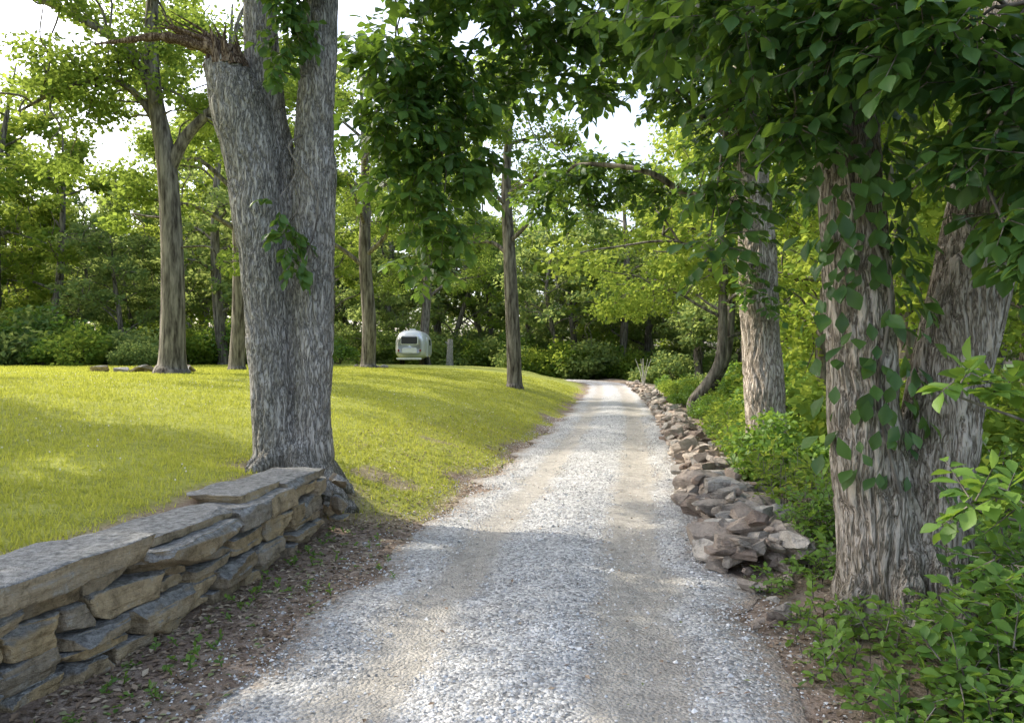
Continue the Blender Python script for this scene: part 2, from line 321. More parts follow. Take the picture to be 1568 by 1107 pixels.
def mat_stone(name, cols, topgrey=True):
    t = NT(name); g = t.n('ShaderNodeNewGeometry'); pos = g.outputs['Position']
    n1 = t.noise(pos, 8, 6, .78); n3 = t.noise(pos, 20, 4, .8)
    c = t.ramp(g.outputs['Random Per Island'], [(i/(len(cols)-1), q) for i, q in enumerate(cols)])
    c = t.mix(1., c, t.ramp(n1, [(.32, (.38, .37, .36)), (.5, (.95, .93, .9)), (.7, (1.4, 1.36, 1.3))]), 'MULTIPLY')
    c = t.mix(t.ramp(t.noise(pos, 4, 3, .7), [(.52, (0,)*3), (.68, (.6,)*3)]), c, (.17, .16, .14))
    if topgrey:
        sx = t.n('ShaderNodeSeparateXYZ'); t.l(g.outputs['Normal'], sx.inputs[0])
        f = t.ramp(t.math('ADD', sx.outputs[2], t.math('MULTIPLY', t.math('SUBTRACT', n1, .5), 1.2)), [(.35, (0,)*3), (.75, (1,)*3)])
        c = t.mix(f, c, t.ramp(n3, [(.35, (.12, .12, .115)), (.5, (.24, .24, .235)), (.66, (.38, .38, .37))]))
        c = t.mix(t.ramp(n1, [(.58, (0,)*3), (.64, (.4,)*3)]), c, (.42, .42, .39))
    hgt = t.math('ADD', n3, t.math('MULTIPLY', t.noise(t.scaled(pos, (6, 6, 60)), 1, 3, .7), .6))
    return t.fin(t.bsdf(c, .92, hgt, .03, 1., spec=.15).outputs[0])
M_wall = mat_stone('limestone', [(.24, .195, .14), (.46, .355, .21), (.32, .265, .19), (.52, .41, .26), (.27, .245, .21), (.47, .37, .23), (.35, .305, .25)])
M_rock = mat_stone('rubble_rock', [(.25, .20, .17), (.42, .345, .29), (.34, .305, .27), (.52, .46, .40), (.30, .235, .195), (.55, .51, .46), (.36, .345, .325)], False)
W = Bld(); sd = 100
def wyaw(y): return math.atan2(1, (wx(y+.3)-wx(y-.3))/.6)
def zt(y): return np.interp(y, [0, 4.3, 4.4, 5.5, 5.7, 7.3], [.55, .55, .42, .42, .58, .58])
z = -.08
for hgt in (.19, .15, .17, .13):
    yy = -3.+R.uniform(0, .3)
    while yy < 7.15:
        L = R.uniform(.2, .58); ym = yy+L/2
        if z+hgt*.5 < zt(ym):
            top = min(hgt, zt(ym)-z); nsp = 2 if (R.random() < .3 and top > .12) else 1; zz = z
            for q in range(nsp):
                hh_ = top/nsp*R.uniform(.88, 1.03); dep = R.uniform(.3, .42); o = R.uniform(-.08, .05)
                stone(W, (wx(ym)-dep/2+o+.02-z*.05, ym+R.normal(0, .01), zz+top/nsp/2), (L*R.uniform(.9, 1.0), dep, hh_), wyaw(ym)+R.normal(0, .08), sd, .03, R.uniform(12, 26), 7, R.normal(0, .025)); sd += 1; zz += top/nsp
        yy += L
    z += hgt
for (y0, y1, dep, zb, th, o) in [(-1.6, .6, .55, .55, .15, .04), (.62, 2.8, .5, .55, .16, .02), (2.83, 4.34, .5, .55, .145, .06), (4.38, 5.42, .45, .42, .14, .07),
                                (4.55, 5.6, .5, .56, .06, -.08), (5.46, 5.95, .45, .45, .16, .04), (5.72, 6.42, .5, .60, .07, -.1), (5.98, 6.5, .45, .44, .17, .03), (6.4, 7.25, .5, .58, .09, .03), (6.55, 7.2, .35, .48, .10, .0)]:
    ym = (y0+y1)/2
    stone(W, (wx(ym)-dep/2+o+.02, ym, zb+th/2), (y1-y0, dep, th), wyaw(ym)+R.normal(0, .03), sd, .035, 26, 7, R.normal(0, .012)); sd += 1
for q in range(5): rock(W, (-1.85+R.normal(0, .06), 7.3+R.uniform(-.1, .3), .1+.1*q), R.uniform(.1, .16), 900+q)
obj('dry_stone_wall', W.mesh('dry_stone_wall', [M_wall], True, 40))
K = Bld()
for q in range(780):
    y = 5.9+(R.random()**1.5)*46; u_ = abs(R.normal(0, .38)); z = .34*math.exp(-((u_-.3)/.35)**2)*R.random()
    sz = R.uniform(.04, .15)*(1 if R.random() < .8 else 1.45)*(1+.006*y); x = rx(y)+1.36+u_*1.1
    rock(K, (x, y, .05+z+height(np.array([x]), np.array([y]))[0]*.7), sz, q)
for q in range(115):
    y = R.uniform(5.9, 10.2); x = rx(y)+1.42+R.uniform(-.15, .95); rock(K, (x, y, max(.04, R.uniform(.05, .38)*(1-abs(x-rx(y)-1.82)/.7))), R.uniform(.05, .2), 2000+q)
for q in range(12): y = R.uniform(4.6, 6); rock(K, (rx(y)+1.5+R.uniform(-.08, .4), y, .04), R.uniform(.03, .09), 3000+q)
obj('rock_border', K.mesh('rock_border', [M_rock], False))
def gz(x, y): return float(height(np.array([x]), np.array([y]))[0])
for c in [(-11.7, 23.5, 6, .45), (-9.7, 33, 4, .35), (-7.3, 36, 4, .3)]:
    K = Bld()
    for q in range(c[2]):
        x = c[0]+R.normal(0, .7); y = c[1]+R.normal(0, .3); rock(K, (x, y, gz(x, y)+.05), c[3]*R.uniform(.6, 1), int(c[0]*-100)+q, .6)
    obj('boulder_pile', K.mesh('boulder_pile', [M_wall], False))

# ------------------------------------------------------------ grass
N = 330000; ang = np.radians(R.uniform(-47, 9, N)); d = 3.6+40*R.random(N)**1.35
X = d*np.sin(ang); Y = d*np.cos(ang); keep = R.random(N) < grassmask(X, Y)*1.1*(.75+.6*n2(X, Y, 1.8, 3, 40))
X = X[keep]; Y = Y[keep]; d = d[keep]; N = len(X)
P = np.stack([X, Y, height(X, Y)-.005], -1); hb = R.uniform(.02, .055, N)*(1+.5*n2(X, Y, .9, 3, 8)); w = .0035*(1+d/7)
D = rdir(N)*.6+np.array([0, 0, 1.]); sd_ = unit(np.cross(D, rdir(N)))
V = np.stack([P-sd_*w[:, None], P+sd_*w[:, None], P+D*hb[:, None]], 1)
B = Bld(); B.add(V, np.arange(N*3).reshape(-1, 3)); obj('lawn_grass', B.mesh('lawn_grass', [M_grass], False))
N = 1000; X = R.uniform(-14, 0, N); Y = R.uniform(5, 20, N); k = (grassmask(X, Y) > .8) & (n2(X, Y, .6, 2, 50) > 0); X = X[k]; Y = Y[k]; N = len(X)
V = OC[None]*.010+np.stack([X, Y, height(X, Y)+.055], -1)[:, None]; B = Bld(); B.add(V, (OF[None]+(np.arange(N)*6)[:, None, None]).reshape(-1, 3))
t = NT('clover_white'); M_clo = t.fin(t.bsdf((.7, .7, .62), .8).outputs[0]); obj('clover_flowers', B.mesh('clover_flowers', [M_clo], True))
t = NT('dead_leaf'); g = t.n('ShaderNodeNewGeometry')
M_dead = t.fin(t.bsdf(t.ramp(g.outputs['Random Per Island'], [(0, (.10, .07, .045)), (.5, (.25, .18, .125)), (.85, (.45, .37, .28)), (1, (.14, .2, .06))]), .8).outputs[0])
N = 26000; Y = 2.5+R.random(N)**1.4*16; sideR = R.random(N) < .68
X = np.where(sideR, rx(Y)+1.35+R.random(N)**.8*3.2, np.where(Y < 7.6, wx(Y)+(rx(Y)-1.4-wx(Y))*R.random(N)**1.4+.02, rx(Y)-1.45-R.random(N)**2*2.2))
P = np.stack([X, Y, height(X, Y)+.008], -1); B = Bld()
leaves(B, P, rdir(N, 0, .2), rdir(N)*.4+np.array([0, 0, 1.]), R.uniform(.02, .06, N), LEAF_MID)
n = 260; Y = 2.8+R.random(n)**1.3*14; X = rx(Y)+R.uniform(-1.3, 1.3, n); leaves(B, np.stack([X, Y, Y*0+.045], -1), rdir(n, 0, .2), rdir(n)*.4+np.array([0, 0, 1.]), R.uniform(.02, .05, n), LEAF_MID)
obj('leaf_litter', B.mesh('leaf_litter', [M_dead], False))

# ------------------------------------------------------------ near trees (fused trunks)
def trunk_mesh(name, stems, mat, voxel=.022, amp=.022, fx=10., fz=1.5):
    B = Bld()
    for pts, rad in stems:
        p = spline(np.c_[np.array(pts), np.array(rad)], 8); V = p[:, :3]; tube(B, V, p[:, 3], 24)
        n0 = B.n-len(V)*24; B.L.append(np.arange(24)[::-1]+n0); B.S.append(np.array([24])); B.M.append(np.array([0]))
        B.L.append(np.arange(24)+B.n-24); B.S.append(np.array([24])); B.M.append(np.array([0]))
    me = B.mesh(name, [mat]); o = obj(name, me)
    r = o.modifiers.new('r', 'REMESH'); r.mode = 'VOXEL'; r.voxel_size = voxel; sm = o.modifiers.new('s', 'SMOOTH'); sm.iterations = 4
    dg = bpy.context.evaluated_depsgraph_get(); dg.update(); m2 = bpy.data.meshes.new_from_object(o.evaluated_get(dg)); o.modifiers.clear(); o.data = m2
    n = len(m2.vertices); co = np.empty(n*3, np.float32); m2.vertices.foreach_get('co', co); no = np.empty(n*3, np.float32); m2.vertices.foreach_get('normal', no)
    co = co.reshape(-1, 3).astype(float); no = no.reshape(-1, 3)
    wq = co+.06*np.stack([vnoise(co*3+q*7, q) for q in range(3)], -1)
    a = fbm(wq*np.array([fx, fx, fz]), 3, 4); rid = np.minimum(np.abs(a)*5, 1)
    co += no*((rid-.7)*amp+.045*fbm(co*1.6, 3, 8))[:, None]
    m2.vertices.foreach_set('co', co.astype(np.float32).ravel()); m2.polygons.foreach_set('use_smooth', np.ones(len(m2.polygons), bool))
    if not m2.materials: m2.materials.append(mat)
    m2.update(); return o
def limb(B, a, b, r0, r1, mat, sag=.15, seg=7):
    a = np.array(a, float); b = np.array(b, float); L = np.linalg.norm(b-a); m = [a]
    for f in (.3, .55, .8): m.append(a+(b-a)*f+R.normal(0, .06*L, 3)*np.array([1, 1, .5])+np.array([0, 0, sag*L*math.sin(f*3.14)]))
    m.append(b); p = spline(m, 5); tube(B, p, np.linspace(r0, r1, len(p)), seg, mat); return p
def attach(B, path, C, mat, r=.018):
    for c in C:
        c = np.asarray(c, float); k = np.argmin(np.linalg.norm(path-c, axis=1)); limb(B, path[k], c+R.normal(0, .05, 3), r, .006, mat, .12, 5)

T = empty('broken_oak_tree', (-2.35, 8, .3))
stems = [([(-2.50, 7.95, -.2), (-2.52, 7.95, .3), (-2.54, 7.95, .8), (-2.58, 7.95, 1.37), (-2.68, 7.95, 2.78), (-2.81, 7.97, 3.84), (-2.96, 8, 4.5), (-3.14, 8, 4.95)], [.42, .29, .24, .215, .24, .28, .28, .19]),
         ([(-2.23, 8.0, -.2), (-2.22, 8.02, .3), (-2.18, 8.03, .8), (-2.16, 8.03, 1.37), (-2.16, 8.03, 2.78), (-2.14, 8.05, 4.19), (-2.1, 8.1, 5.6), (-2.0, 8.2, 7.5), (-1.8, 8.3, 9.5)], [.44, .29, .225, .205, .215, .20, .185, .15, .1]),
         ([(-2.38, 8.12, .2), (-2.40, 8.12, 1.4), (-2.44, 8.14, 2.8), (-2.55, 8.2, 3.6), (-2.72, 8.22, 4.4), (-2.82, 8.3, 5.6), (-2.95, 8.4, 8)], [.3, .2, .21, .22, .2, .17, .12])]
for a_, L, r in [(-.3, .75, .13), (-1.2, .8, .12), (-2.2, .65, .12), (.5, .6, .12), (2.8, .6, .12), (3.6, .55, .11)]:
    bx, by = -2.35, 8.0; e = (bx+math.cos(a_)*L, by+math.sin(a_)*L); hz = gz(*e)
    stems.append(([(bx+math.cos(a_)*.15, by+math.sin(a_)*.15, .8), (bx+math.cos(a_)*.38, by+math.sin(a_)*.38, hz*.6+.28), (e[0], e[1], hz-.06)], [r, r, r*.5]))
par(trunk_mesh('trunk', stems, M_bark_g, .016, .024, 17, 2.6), T)
B = Bld()
for q in range(70):
    a0 = R.uniform(0, 6.28); rr = .2*math.sqrt(R.random()); b0 = np.array([-3.08+rr*math.cos(a0), 8+rr*math.sin(a0), 4.85]); L = R.uniform(.15, .4)
    tube(B, [b0, b0+np.array([-.04, 0, L*.55])+R.normal(0, .02, 3), b0+np.array([-.10, 0, L])+R.normal(0, .04, 3)], [R.uniform(.03, .08), .03, .003], 5, 0)
tube(B, spline([(-3.0, 7.95, 5.0), (-3.35, 7.9, 5.08), (-3.7, 7.8, 5.12), (-4.05, 7.75, 5.06), (-4.35, 7.7, 5.0)], 5), np.linspace(.09, .008, 21)*(1+.25*np.sin(np.arange(21)*2.3)), 8, 0)
for q in range(9):
    b0 = np.array([-3.1+R.normal(0, .08), 7.95, 5.05]); tube(B, [b0, b0+np.array([-.3-.2*R.random(), R.normal(0, .1), R.uniform(.1, .3)]), b0+np.array([-.45-.3*R.random(), R.normal(0, .1), R.uniform(.2, .5)])], [.035, .015, .003], 5, 0)
par(obj('broken_top', B.mesh('broken_top', [M_wood], True)), T)
B = Bld(); top = spline([(-2.15, 8, 4.2), (-2.1, 8.05, 5.6), (-2.0, 8.2, 7.5), (-1.8, 8.3, 9.5)], 8)
br1 = limb(B, (-2.1, 8.05, 5.8), (1.6, 9.2, 6.7), .09, .03, 1, .12); br2 = limb(B, (-2.1, 8.1, 6.2), (-1.0, 10.2, 6.2), .07, .02, 1, .1)
C1 = [(-1.35, 9.4, 5.6), (-.8, 9.6, 5.2), (-1.45, 9.4, 4.7), (-.75, 9.7, 4.3), (-1.3, 9.5, 3.95), (-.95, 9.6, 3.45), (-1.1, 9.6, 3.0)]
R1 = [(.7, .7, .5), (.75, .7, .5), (.6, .5, .45), (.6, .5, .4), (.5, .4, .35), (.4, .4, .3), (.25, .25, .28)]
C2 = [(-.3, 9.2, 6.2), (.4, 9.3, 6.0), (1.1, 9.2, 6.1), (1.8, 9.3, 5.9), (.2, 9.5, 5.3), (.9, 9.6, 5.35), (1.9, 9.2, 6.6), (-.9, 9, 6.6), (2.6, 9.4, 6.2)]
R2 = [(.6, .8, .4), (.6, .8, .4), (.7, .8, .4), (.6, .8, .4), (.45, .5, .3), (.45, .5, .3), (.8, .8, .4), (.7, .8, .4), (.6, .6, .4)]
attach(B, br2, C1, 1); attach(B, br1, C2, 1)
twig_leaves(B, C1, R1, 450, .18, LEAF_BIG, 0, 1, -.45); twig_leaves(B, C2, R2, 560, .18, LEAF_BIG, 0, 1, -.3)
C3 = [(-2.35, 7.6, 5.5), (-2.3, 7.6, 5.1), (-2.42, 7.55, 4.75), (-2.1, 7.6, 5.9), (-2.3, 7.65, 3.0), (-2.2, 7.6, 2.75), (-2.4, 7.6, 3.3)]
R3 = [(.22, .2, .3), (.18, .2, .3), (.1, .1, .2), (.3, .3, .3), (.12, .1, .2), (.08, .08, .15), (.06, .06, .15)]
attach(B, top, C3, 1, .012); twig_leaves(B, C3, R3, 150, .13, LEAF_BIG, 0, 1, -.6, 7, .2)
C4 = []; R4 = []
for q in range(9):
    a0 = R.uniform(0, 6.28); rr = R.uniform(.8, 3.2); C4.append((-2+rr*math.cos(a0), 8.3+rr*math.sin(a0), R.uniform(7.6, 10.5))); R4.append((.9, .9, .5))
attach(B, top, C4, 1, .04); twig_leaves(B, C4, R4, 330, .17, LEAF_MID, 0, 1, -.3)
par(obj('crown', B.mesh('crown', [M_leafN, M_bark_far], True)), T)

T = empty('vine_covered_tree', (2.5, 4.75, 0))
stems = [([(2.42, 4.75, -.2), (2.4, 4.75, .25), (2.34, 4.75, .8), (2.26, 4.75, 1.5), (2.2, 4.75, 2.33), (2.18, 4.8, 3.16), (2.18, 4.85, 4.2), (2.2, 4.9, 6.5)], [.33, .28, .24, .215, .21, .2, .19, .12]),
         ([(2.62, 4.78, -.2), (2.64, 4.78, .25), (2.68, 4.78, .8), (2.8, 4.78, 1.5), (3.0, 4.8, 2.33), (3.2, 4.85, 3.16), (3.38, 4.9, 4.1), (3.8, 5.1, 6.5)], [.36, .3, .26, .235, .23, .23, .2, .12])]
for a_, L, r in [(-1.9, .5, .1), (-1.1, .48, .1), (-2.8, .55, .11), (.2, .6, .12), (-.4, .55, .1), (2, .5, .12)]:
    bx, by = 2.5, 4.77; stems.append(([(bx+math.cos(a_)*.15, by+math.sin(a_)*.15, .6), (bx+math.cos(a_)*.34, by+math.sin(a_)*.34, .22), (bx+math.cos(a_)*L, by+math.sin(a_)*L, -.1)], [r, r, r*.6]))
par(trunk_mesh('trunk', stems, M_bark_b, .014, .026, 16, 1.9), T)
B = Bld()
n = 620; z = R.uniform(.95, 3.9, n); keep = R.random(n) < np.where(z < 2.3, .5, 1)*(1+1.2*vnoise(np.stack([z*2.2, z*0, z*0], -1), 3)); z = z[keep]; n = len(z)
cxs = np.interp(z, [.8, 1.5, 2.33, 3.16, 4.2], [2.34, 2.26, 2.2, 2.18, 2.18]); a = R.uniform(-2.9, .1, n); rr = R.uniform(.22, .42, n)
P = np.stack([cxs+rr*np.cos(a), 4.75+rr*np.sin(a), z], -1); leaves(B, P, np.stack([np.cos(a)*.4, np.sin(a)*.4, -.8+0*a], -1)+rdir(n)*.6, np.stack([np.cos(a), np.sin(a), .6+0*a], -1)+rdir(n)*.5, R.uniform(.08, .16, n), LEAF_BIG, 0)
vp = [(2.36, 4.5, .9), (2.24, 4.52, 1.5), (2.3, 4.5, 2.1), (2.16, 4.54, 2.7), (2.24, 4.56, 3.4), (2.2, 4.6, 4.2)]; tube(B, spline(vp, 6), np.full(31, .012), 6, 1)
st2 = spline([(2.2, 4.75, 2.6), (2.2, 4.8, 4.0), (2.3, 4.8, 5)], 8)
b1 = limb(B, (2.18, 4.8, 4.3), (1.0, 4.3, 4.1), .04, .015, 1, .08); b2 = limb(B, (3.2, 4.85, 3.5), (2.6, 3.7, 3.5), .035, .012, 1, .1)
CA = [(1.15, 4.8, 4.05), (1.5, 4.4, 3.75), (1.9, 4.2, 3.6), (1.6, 4.9, 3.4), (1.5, 5.1, 2.95), (1.42, 5.2, 2.55), (1.75, 4.6, 3.15)]
RA = [(.4, .4, .2), (.4, .4, .25), (.35, .3, .22), (.28, .3, .22), (.2, .2, .2), (.14, .15, .16), (.2, .2, .15)]
CB = [(2.2, 3.8, 3.3), (2.6, 3.7, 3.1), (2.45, 3.9, 2.85), (2.75, 3.6, 2.7), (2.55, 3.8, 2.45), (2.62, 3.7, 2.2), (2.9, 4.0, 3.4), (2.0, 4.0, 3.6), (3.0, 4.2, 2.9), (2.8, 4.0, 2.5), (3.1, 4.3, 3.3)]
RB = [(.36, .3, .2), (.34, .3, .2), (.25, .2, .16), (.25, .2, .18), (.18, .15, .14), (.12, .12, .1), (.35, .3, .25), (.4, .4, .25), (.28, .2, .2), (.2, .2, .15), (.35, .3, .3)]
attach(B, b1, CA, 1, .012); attach(B, b2, CB, 1, .012)
twig_leaves(B, CA, RA, 280, .13, LEAF_BIG, 0, 1, -.4, 7, .26); twig_leaves(B, CB, RB, 420, .13, LEAF_BIG, 0, 1, -.4, 7, .24)
CC = [(R.uniform(.8, 5), R.uniform(3.6, 7.5), R.uniform(5, 7.8)) for _ in range(7)]; attach(B, st2, CC, 1, .03)
twig_leaves(B, CC, [(.8, .8, .4)]*7, 200, .16, LEAF_MID, 0, 1, -.3)
par(obj('foliage', B.mesh('foliage', [M_leafN, M_bark_far], True)), T)
B = Bld()
for a0, b0 in [((3.1, 3.8, 1.0), (2.05, 3.6, 1.58)), ((3.1, 3.6, .6), (2.1, 3.4, 1.05)), ((3.1, 3.7, -.1), (3.1, 3.8, 1.05))]: limb(B, a0, b0, .013, .004, 1, .05, 5)
twig_leaves(B, [(2.42, 3.65, 1.58), (2.2, 3.6, 1.58), (2.35, 3.45, 1.06), (2.15, 3.4, 1.05)], [(.12, .08, .04), (.1, .08, .03), (.12, .08, .05), (.08, .06, .04)], 24, .12, LEAF_BIG, 0, 1, -.05, 7, .2)
obj('hickory_sapling', B.mesh('hickory_sapling', [M_shrub, M_bark_far], True))

T = empty('oak_tree', (3.7, 10.9, 0))
st = [([(3.72, 10.7, -.3), (3.7, 10.7, .2), (3.66, 10.7, 1), (3.6, 10.75, 2.2), (3.56, 10.8, 3.6), (3.5, 11, 5.5), (3.4, 11.1, 9)], [.46, .34, .28, .265, .25, .21, .12])]
for a_ in (-2.4, -1.2, -.2, 1.5, 3.0): st.append(([(3.7+.1*math.cos(a_), 10.7+.1*math.sin(a_), .55), (3.7+.34*math.cos(a_), 10.7+.34*math.sin(a_), .14), (3.7+.7*math.cos(a_), 10.7+.7*math.sin(a_), -.12)], [.13, .11, .06]))
par(trunk_mesh('trunk', st, M_bark_b, .024, .028, 13, 1.6), T)
B = Bld(); pth = spline([(3.56, 10.8, 3), (3.5, 11, 5.5), (3.4, 11.1, 9)], 10)
b1 = limb(B, (3.56, 10.9, 4.0), (.9, 12.8, 4.9), .07, .02, 1, .05); b2 = limb(B, (3.52, 11, 4.6), (2.2, 10.5, 5.6), .06, .02, 1, .1)
CD = [(.9, 12.8, 5.0), (1.5, 12.6, 4.9), (.6, 13, 4.5), (2.1, 12.3, 4.7), (2.6, 12, 4.4), (1.3, 12.7, 4.2), (3.0, 11, 4.9), (2.5, 10.8, 5.7), (3.5, 10.6, 5.6), (1.8, 11, 6.3), (4.2, 11, 5.2), (4.3, 10.8, 4.3), (3.2, 10.5, 3.6), (3.5, 10.35, 2.6), (3.3, 10.4, 3.0)]
RD = [(.6, .6, .35), (.6, .6, .35), (.4, .5, .25), (.5, .5, .3), (.4, .4, .25), (.4, .4, .2), (.6, .6, .4), (.8, .8, .4), (.7, .6, .4), (.8, .8, .4), (.6, .6, .4), (.5, .5, .4), (.3, .2, .4), (.25, .12, .4), (.25, .15, .3)]
attach(B, np.vstack([b1, b2, pth]), CD, 1, .02); twig_leaves(B, CD, RD, 750, .15, LEAF_BIG, 0, 1, -.3, 8, .35)
CE = [(3.4+R.normal(0, 1.8), 11+R.normal(0, 1.8), R.uniform(6.5, 10)) for _ in range(7)]; attach(B, pth, CE, 1, .03); twig_leaves(B, CE, [(.9, .9, .5)]*7, 240, .17, LEAF_MID, 0, 1)
par(obj('crown', B.mesh('crown', [M_leafN, M_bark_far], True)), T)

# ------------------------------------------------------------ tree templates
def tree_template(seed, H, cb, cr, tr, nb, per, ls, leafmat, T=LEAF_FAR, lean=.3, brad=.95):
    global R
    keepR = R; R = np.random.default_rng(seed)
    B = Bld(); m = [(0, 0, -.6), (0, 0, 0), (0, 0, .4)]; x = y = 0
    for f in (.15, .35, .55, .75, .92): x += R.normal(0, lean*.5); y += R.normal(0, lean*.5); m.append((x, y, H*f))
    r = [tr*1.7, tr*1.35, tr*1.08, tr, tr*.88, tr*.68, tr*.42, tr*.12]
    p = spline(np.c_[np.array(m), r], 6); path = p[:, :3]; tube(B, path, p[:, 3], 14, 1); C = []; nlimb = 11
    for q in range(nlimb):
        z0 = cb*.85+(H*.85-cb*.85)*q/nlimb; k = np.argmin(abs(path[:, 2]-z0)); a = q*2.4+R.uniform(-.4, .4); f = (z0-cb)/(H-cb); L = cr*(1.05-.55*max(f, 0))*R.uniform(.75, 1.1)
        e = path[k]+np.array([math.cos(a)*L, math.sin(a)*L, L*R.uniform(.15, .6)]); lp = limb(B, path[k], e, tr*.32*(1.1-.6*max(f, 0)), .02, 1, .08)
        for w in (.45, .7, .9, 1.):
            c = lp[int(w*(len(lp)-1))]; C.append(c+R.normal(0, .25, 3))
            for _ in range(2):
                e2 = c+R.normal(0, .9, 3)+np.array([0, 0, .25]); limb(B, c, e2, .03, .01, 1, .05, 4); C.append(e2)
    C = np.array(C)
    if len(C) > nb: C = C[R.permutation(len(C))[:nb]]
    rb = R.uniform(.55, 1.15, (len(C), 1))*brad*np.array([[1, 1, .5]])
    blob_leaves(B, C, rb, per, ls, T, 0)
    me = B.mesh('tree_mesh', [leafmat, M_bark_far], True); R = keepR; return me
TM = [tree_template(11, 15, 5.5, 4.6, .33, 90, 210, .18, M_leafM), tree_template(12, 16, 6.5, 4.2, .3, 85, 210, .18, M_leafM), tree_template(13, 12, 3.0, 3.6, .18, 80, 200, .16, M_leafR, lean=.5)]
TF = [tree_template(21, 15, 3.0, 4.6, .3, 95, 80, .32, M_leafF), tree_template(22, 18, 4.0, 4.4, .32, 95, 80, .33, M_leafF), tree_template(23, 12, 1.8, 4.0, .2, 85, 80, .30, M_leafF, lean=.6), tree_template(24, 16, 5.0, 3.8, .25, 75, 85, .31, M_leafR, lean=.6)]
for nm, x, y, k, sc in [('oak_tree', -10.6, 28.5, 1, .95), ('oak_tree', -6.8, 35, 0, 1.0), ('oak_tree', .1, 30, 1, .95), ('oak_tree', -7.4, 63, 0, 1.2),
                        ('oak_tree', -8.6, 4.0, 0, .9), ('oak_tree', -9.9, 10.0, 1, .95), ('oak_tree', -16.5, 10.5, 0, .9), ('oak_tree', -22.5, 19.0, 1, .8),
                        ('hickory_tree', 5.9, 24, 2, .9), ('hickory_tree', 7.6, 17, 2, 1.0), ('hickory_tree', 8.2, 31, 2, 1.1), ('hickory_tree', 6.7, 13.0, 2, .9), ('hickory_tree', 11, 22, 2, 1.2), ('hickory_tree', 8.5, 9.0, 2, .9)]:
    obj(nm, TM[k], None, (x, y, gz(x, y)), R.uniform(0, 6.28), sc)
T = empty('forked_oak_tree', (-10.15, 22, 1.27)); zb = gz(-10.15, 22)
B = Bld()
def tb(pts, rad, seg=12):
    p = spline(np.c_[np.array(pts), rad], 7); tube(B, p[:, :3], p[:, 3], seg, 1); return p[:, :3]
p1 = tb([(-10.1, 22, zb-.4), (-10.12, 22, zb+.1), (-10.1, 22, zb+.6), (-10.1, 22, 4.67), (-10.28, 22, 7.6), (-10.67, 22, 9.9), (-10.8, 22.2, 12.4), (-10.6, 22.4, 15)], [.75, .52, .38, .32, .28, .22, .17, .08])
p2 = tb([(-10.25, 22, 7.3), (-9.75, 22, 8.3), (-9.1, 21.9, 8.95), (-8.4, 21.8, 9.6), (-8, 21.5, 11.5)], [.2, .17, .14, .12, .06])
p3 = tb([(-10.5, 22, 8.6), (-10.95, 21.9, 9.4), (-11.7, 21.7, 9.95), (-12.8, 21.3, 9.6), (-14, 21, 8.8)], [.13, .11, .09, .07, .03])
p4 = tb([(-10.6, 22, 9.6), (-11.5, 21.6, 11), (-13.5, 21, 12), (-15, 20.6, 12.2)], [.13, .11, .08, .03])
PA = np.vstack([p1[20:], p2[12:], p3[10:], p4[8:]]); C = []
for q in range(105):
    c = PA[R.integers(len(PA))]; e = c+R.normal(0, 1.0, 3)+np.array([0, 0, .2])
    if e[2] < 8.6 and -12.3 < e[0] < -8.5: continue
    limb(B, c, e, .04, .01, 1, .05, 4); C.append(e)
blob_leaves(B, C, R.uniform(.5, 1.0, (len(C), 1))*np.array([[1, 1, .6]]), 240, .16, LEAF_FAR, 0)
par(obj('trunk_and_crown', B.mesh('trunk_and_crown', [M_leafM, M_bark_far], True)), T)

DT = empty('distant_trees'); pts = []
def addt(x, y, k=None, sc=None):
    if abs(x+9) < 5 and 50 < y < 68: return
    if -.57*y < x < -.50*y and y < 80: sc = .75; k = 2               # low young growth: the canopy opens to the sky here
    for (a, b) in pts:
        if (a-x)**2+(b-y)**2 < 12: return
    pts.append((x, y)); k = R.integers(4) if k is None else k; sc = sc or R.uniform(.85, 1.25)
    obj('tree', TF[k], DT, (x, y, gz(x, y)), R.uniform(0, 6.28), sc)
for q in range(38): addt(R.uniform(-48, -17), R.uniform(40, 66))
for q in range(36): addt(R.uniform(-30, 30), R.uniform(78, 106), None, R.uniform(1.1, 1.6))
for q in range(12): addt(R.uniform(-75, -30), R.uniform(70, 95), None, 1.2)
for q in range(10): addt(R.uniform(-17, -13), R.uniform(50, 78))
for q in range(38): y = R.uniform(12, 82); addt(rx(min(y, 60))+R.uniform(7.5, 36)*(.5+y/80), y)
for q in range(10): addt(R.uniform(3, 24), R.uniform(72, 84), None, 1.3)
for q in range(34): x = -110+q*6.5+R.uniform(-1.5, 1.5); addt(x, 122+R.uniform(-5, 8), 2 if q % 2 else 0, R.uniform(1.3, 1.7))
def bush(seed, r, per, ls, mat, T=LEAF_FAR):
    B = Bld(); rr = np.random.default_rng(seed); C = []
    for q in range(26):
        a = rr.uniform(0, 6.28); d = r*math.sqrt(rr.random())*.8; C.append((d*math.cos(a), d*math.sin(a), rr.uniform(.15, 1.15)*r*(1.1-.6*d/r))); limb(B, (0, 0, -.1), C[-1], .015, .005, 1, .1, 4)
    blob_leaves(B, C, rr.uniform(.25, .45, (len(C), 1))*r*np.array([[1, 1, .7]]), per, ls, T, 0); return B.mesh('bush', [mat, M_bark_far], True)
BS = [bush(31, 1.2, 120, .12, M_shrub), bush(32, 1.2, 110, .14, M_leafR), bush(33, 1.3, 110, .15, M_leafF)]
UG = empty('woodland_undergrowth')
for q in range(100):
    y = 8+R.random()**1.2*75; x = rx(min(y, 60))+R.uniform(3.3, 12)*(1+y/90); obj('bush', BS[R.integers(3)], UG, (x, y, gz(x, y)), R.uniform(0, 6.28), R.uniform(.6, 1.3)*(1+y/90))
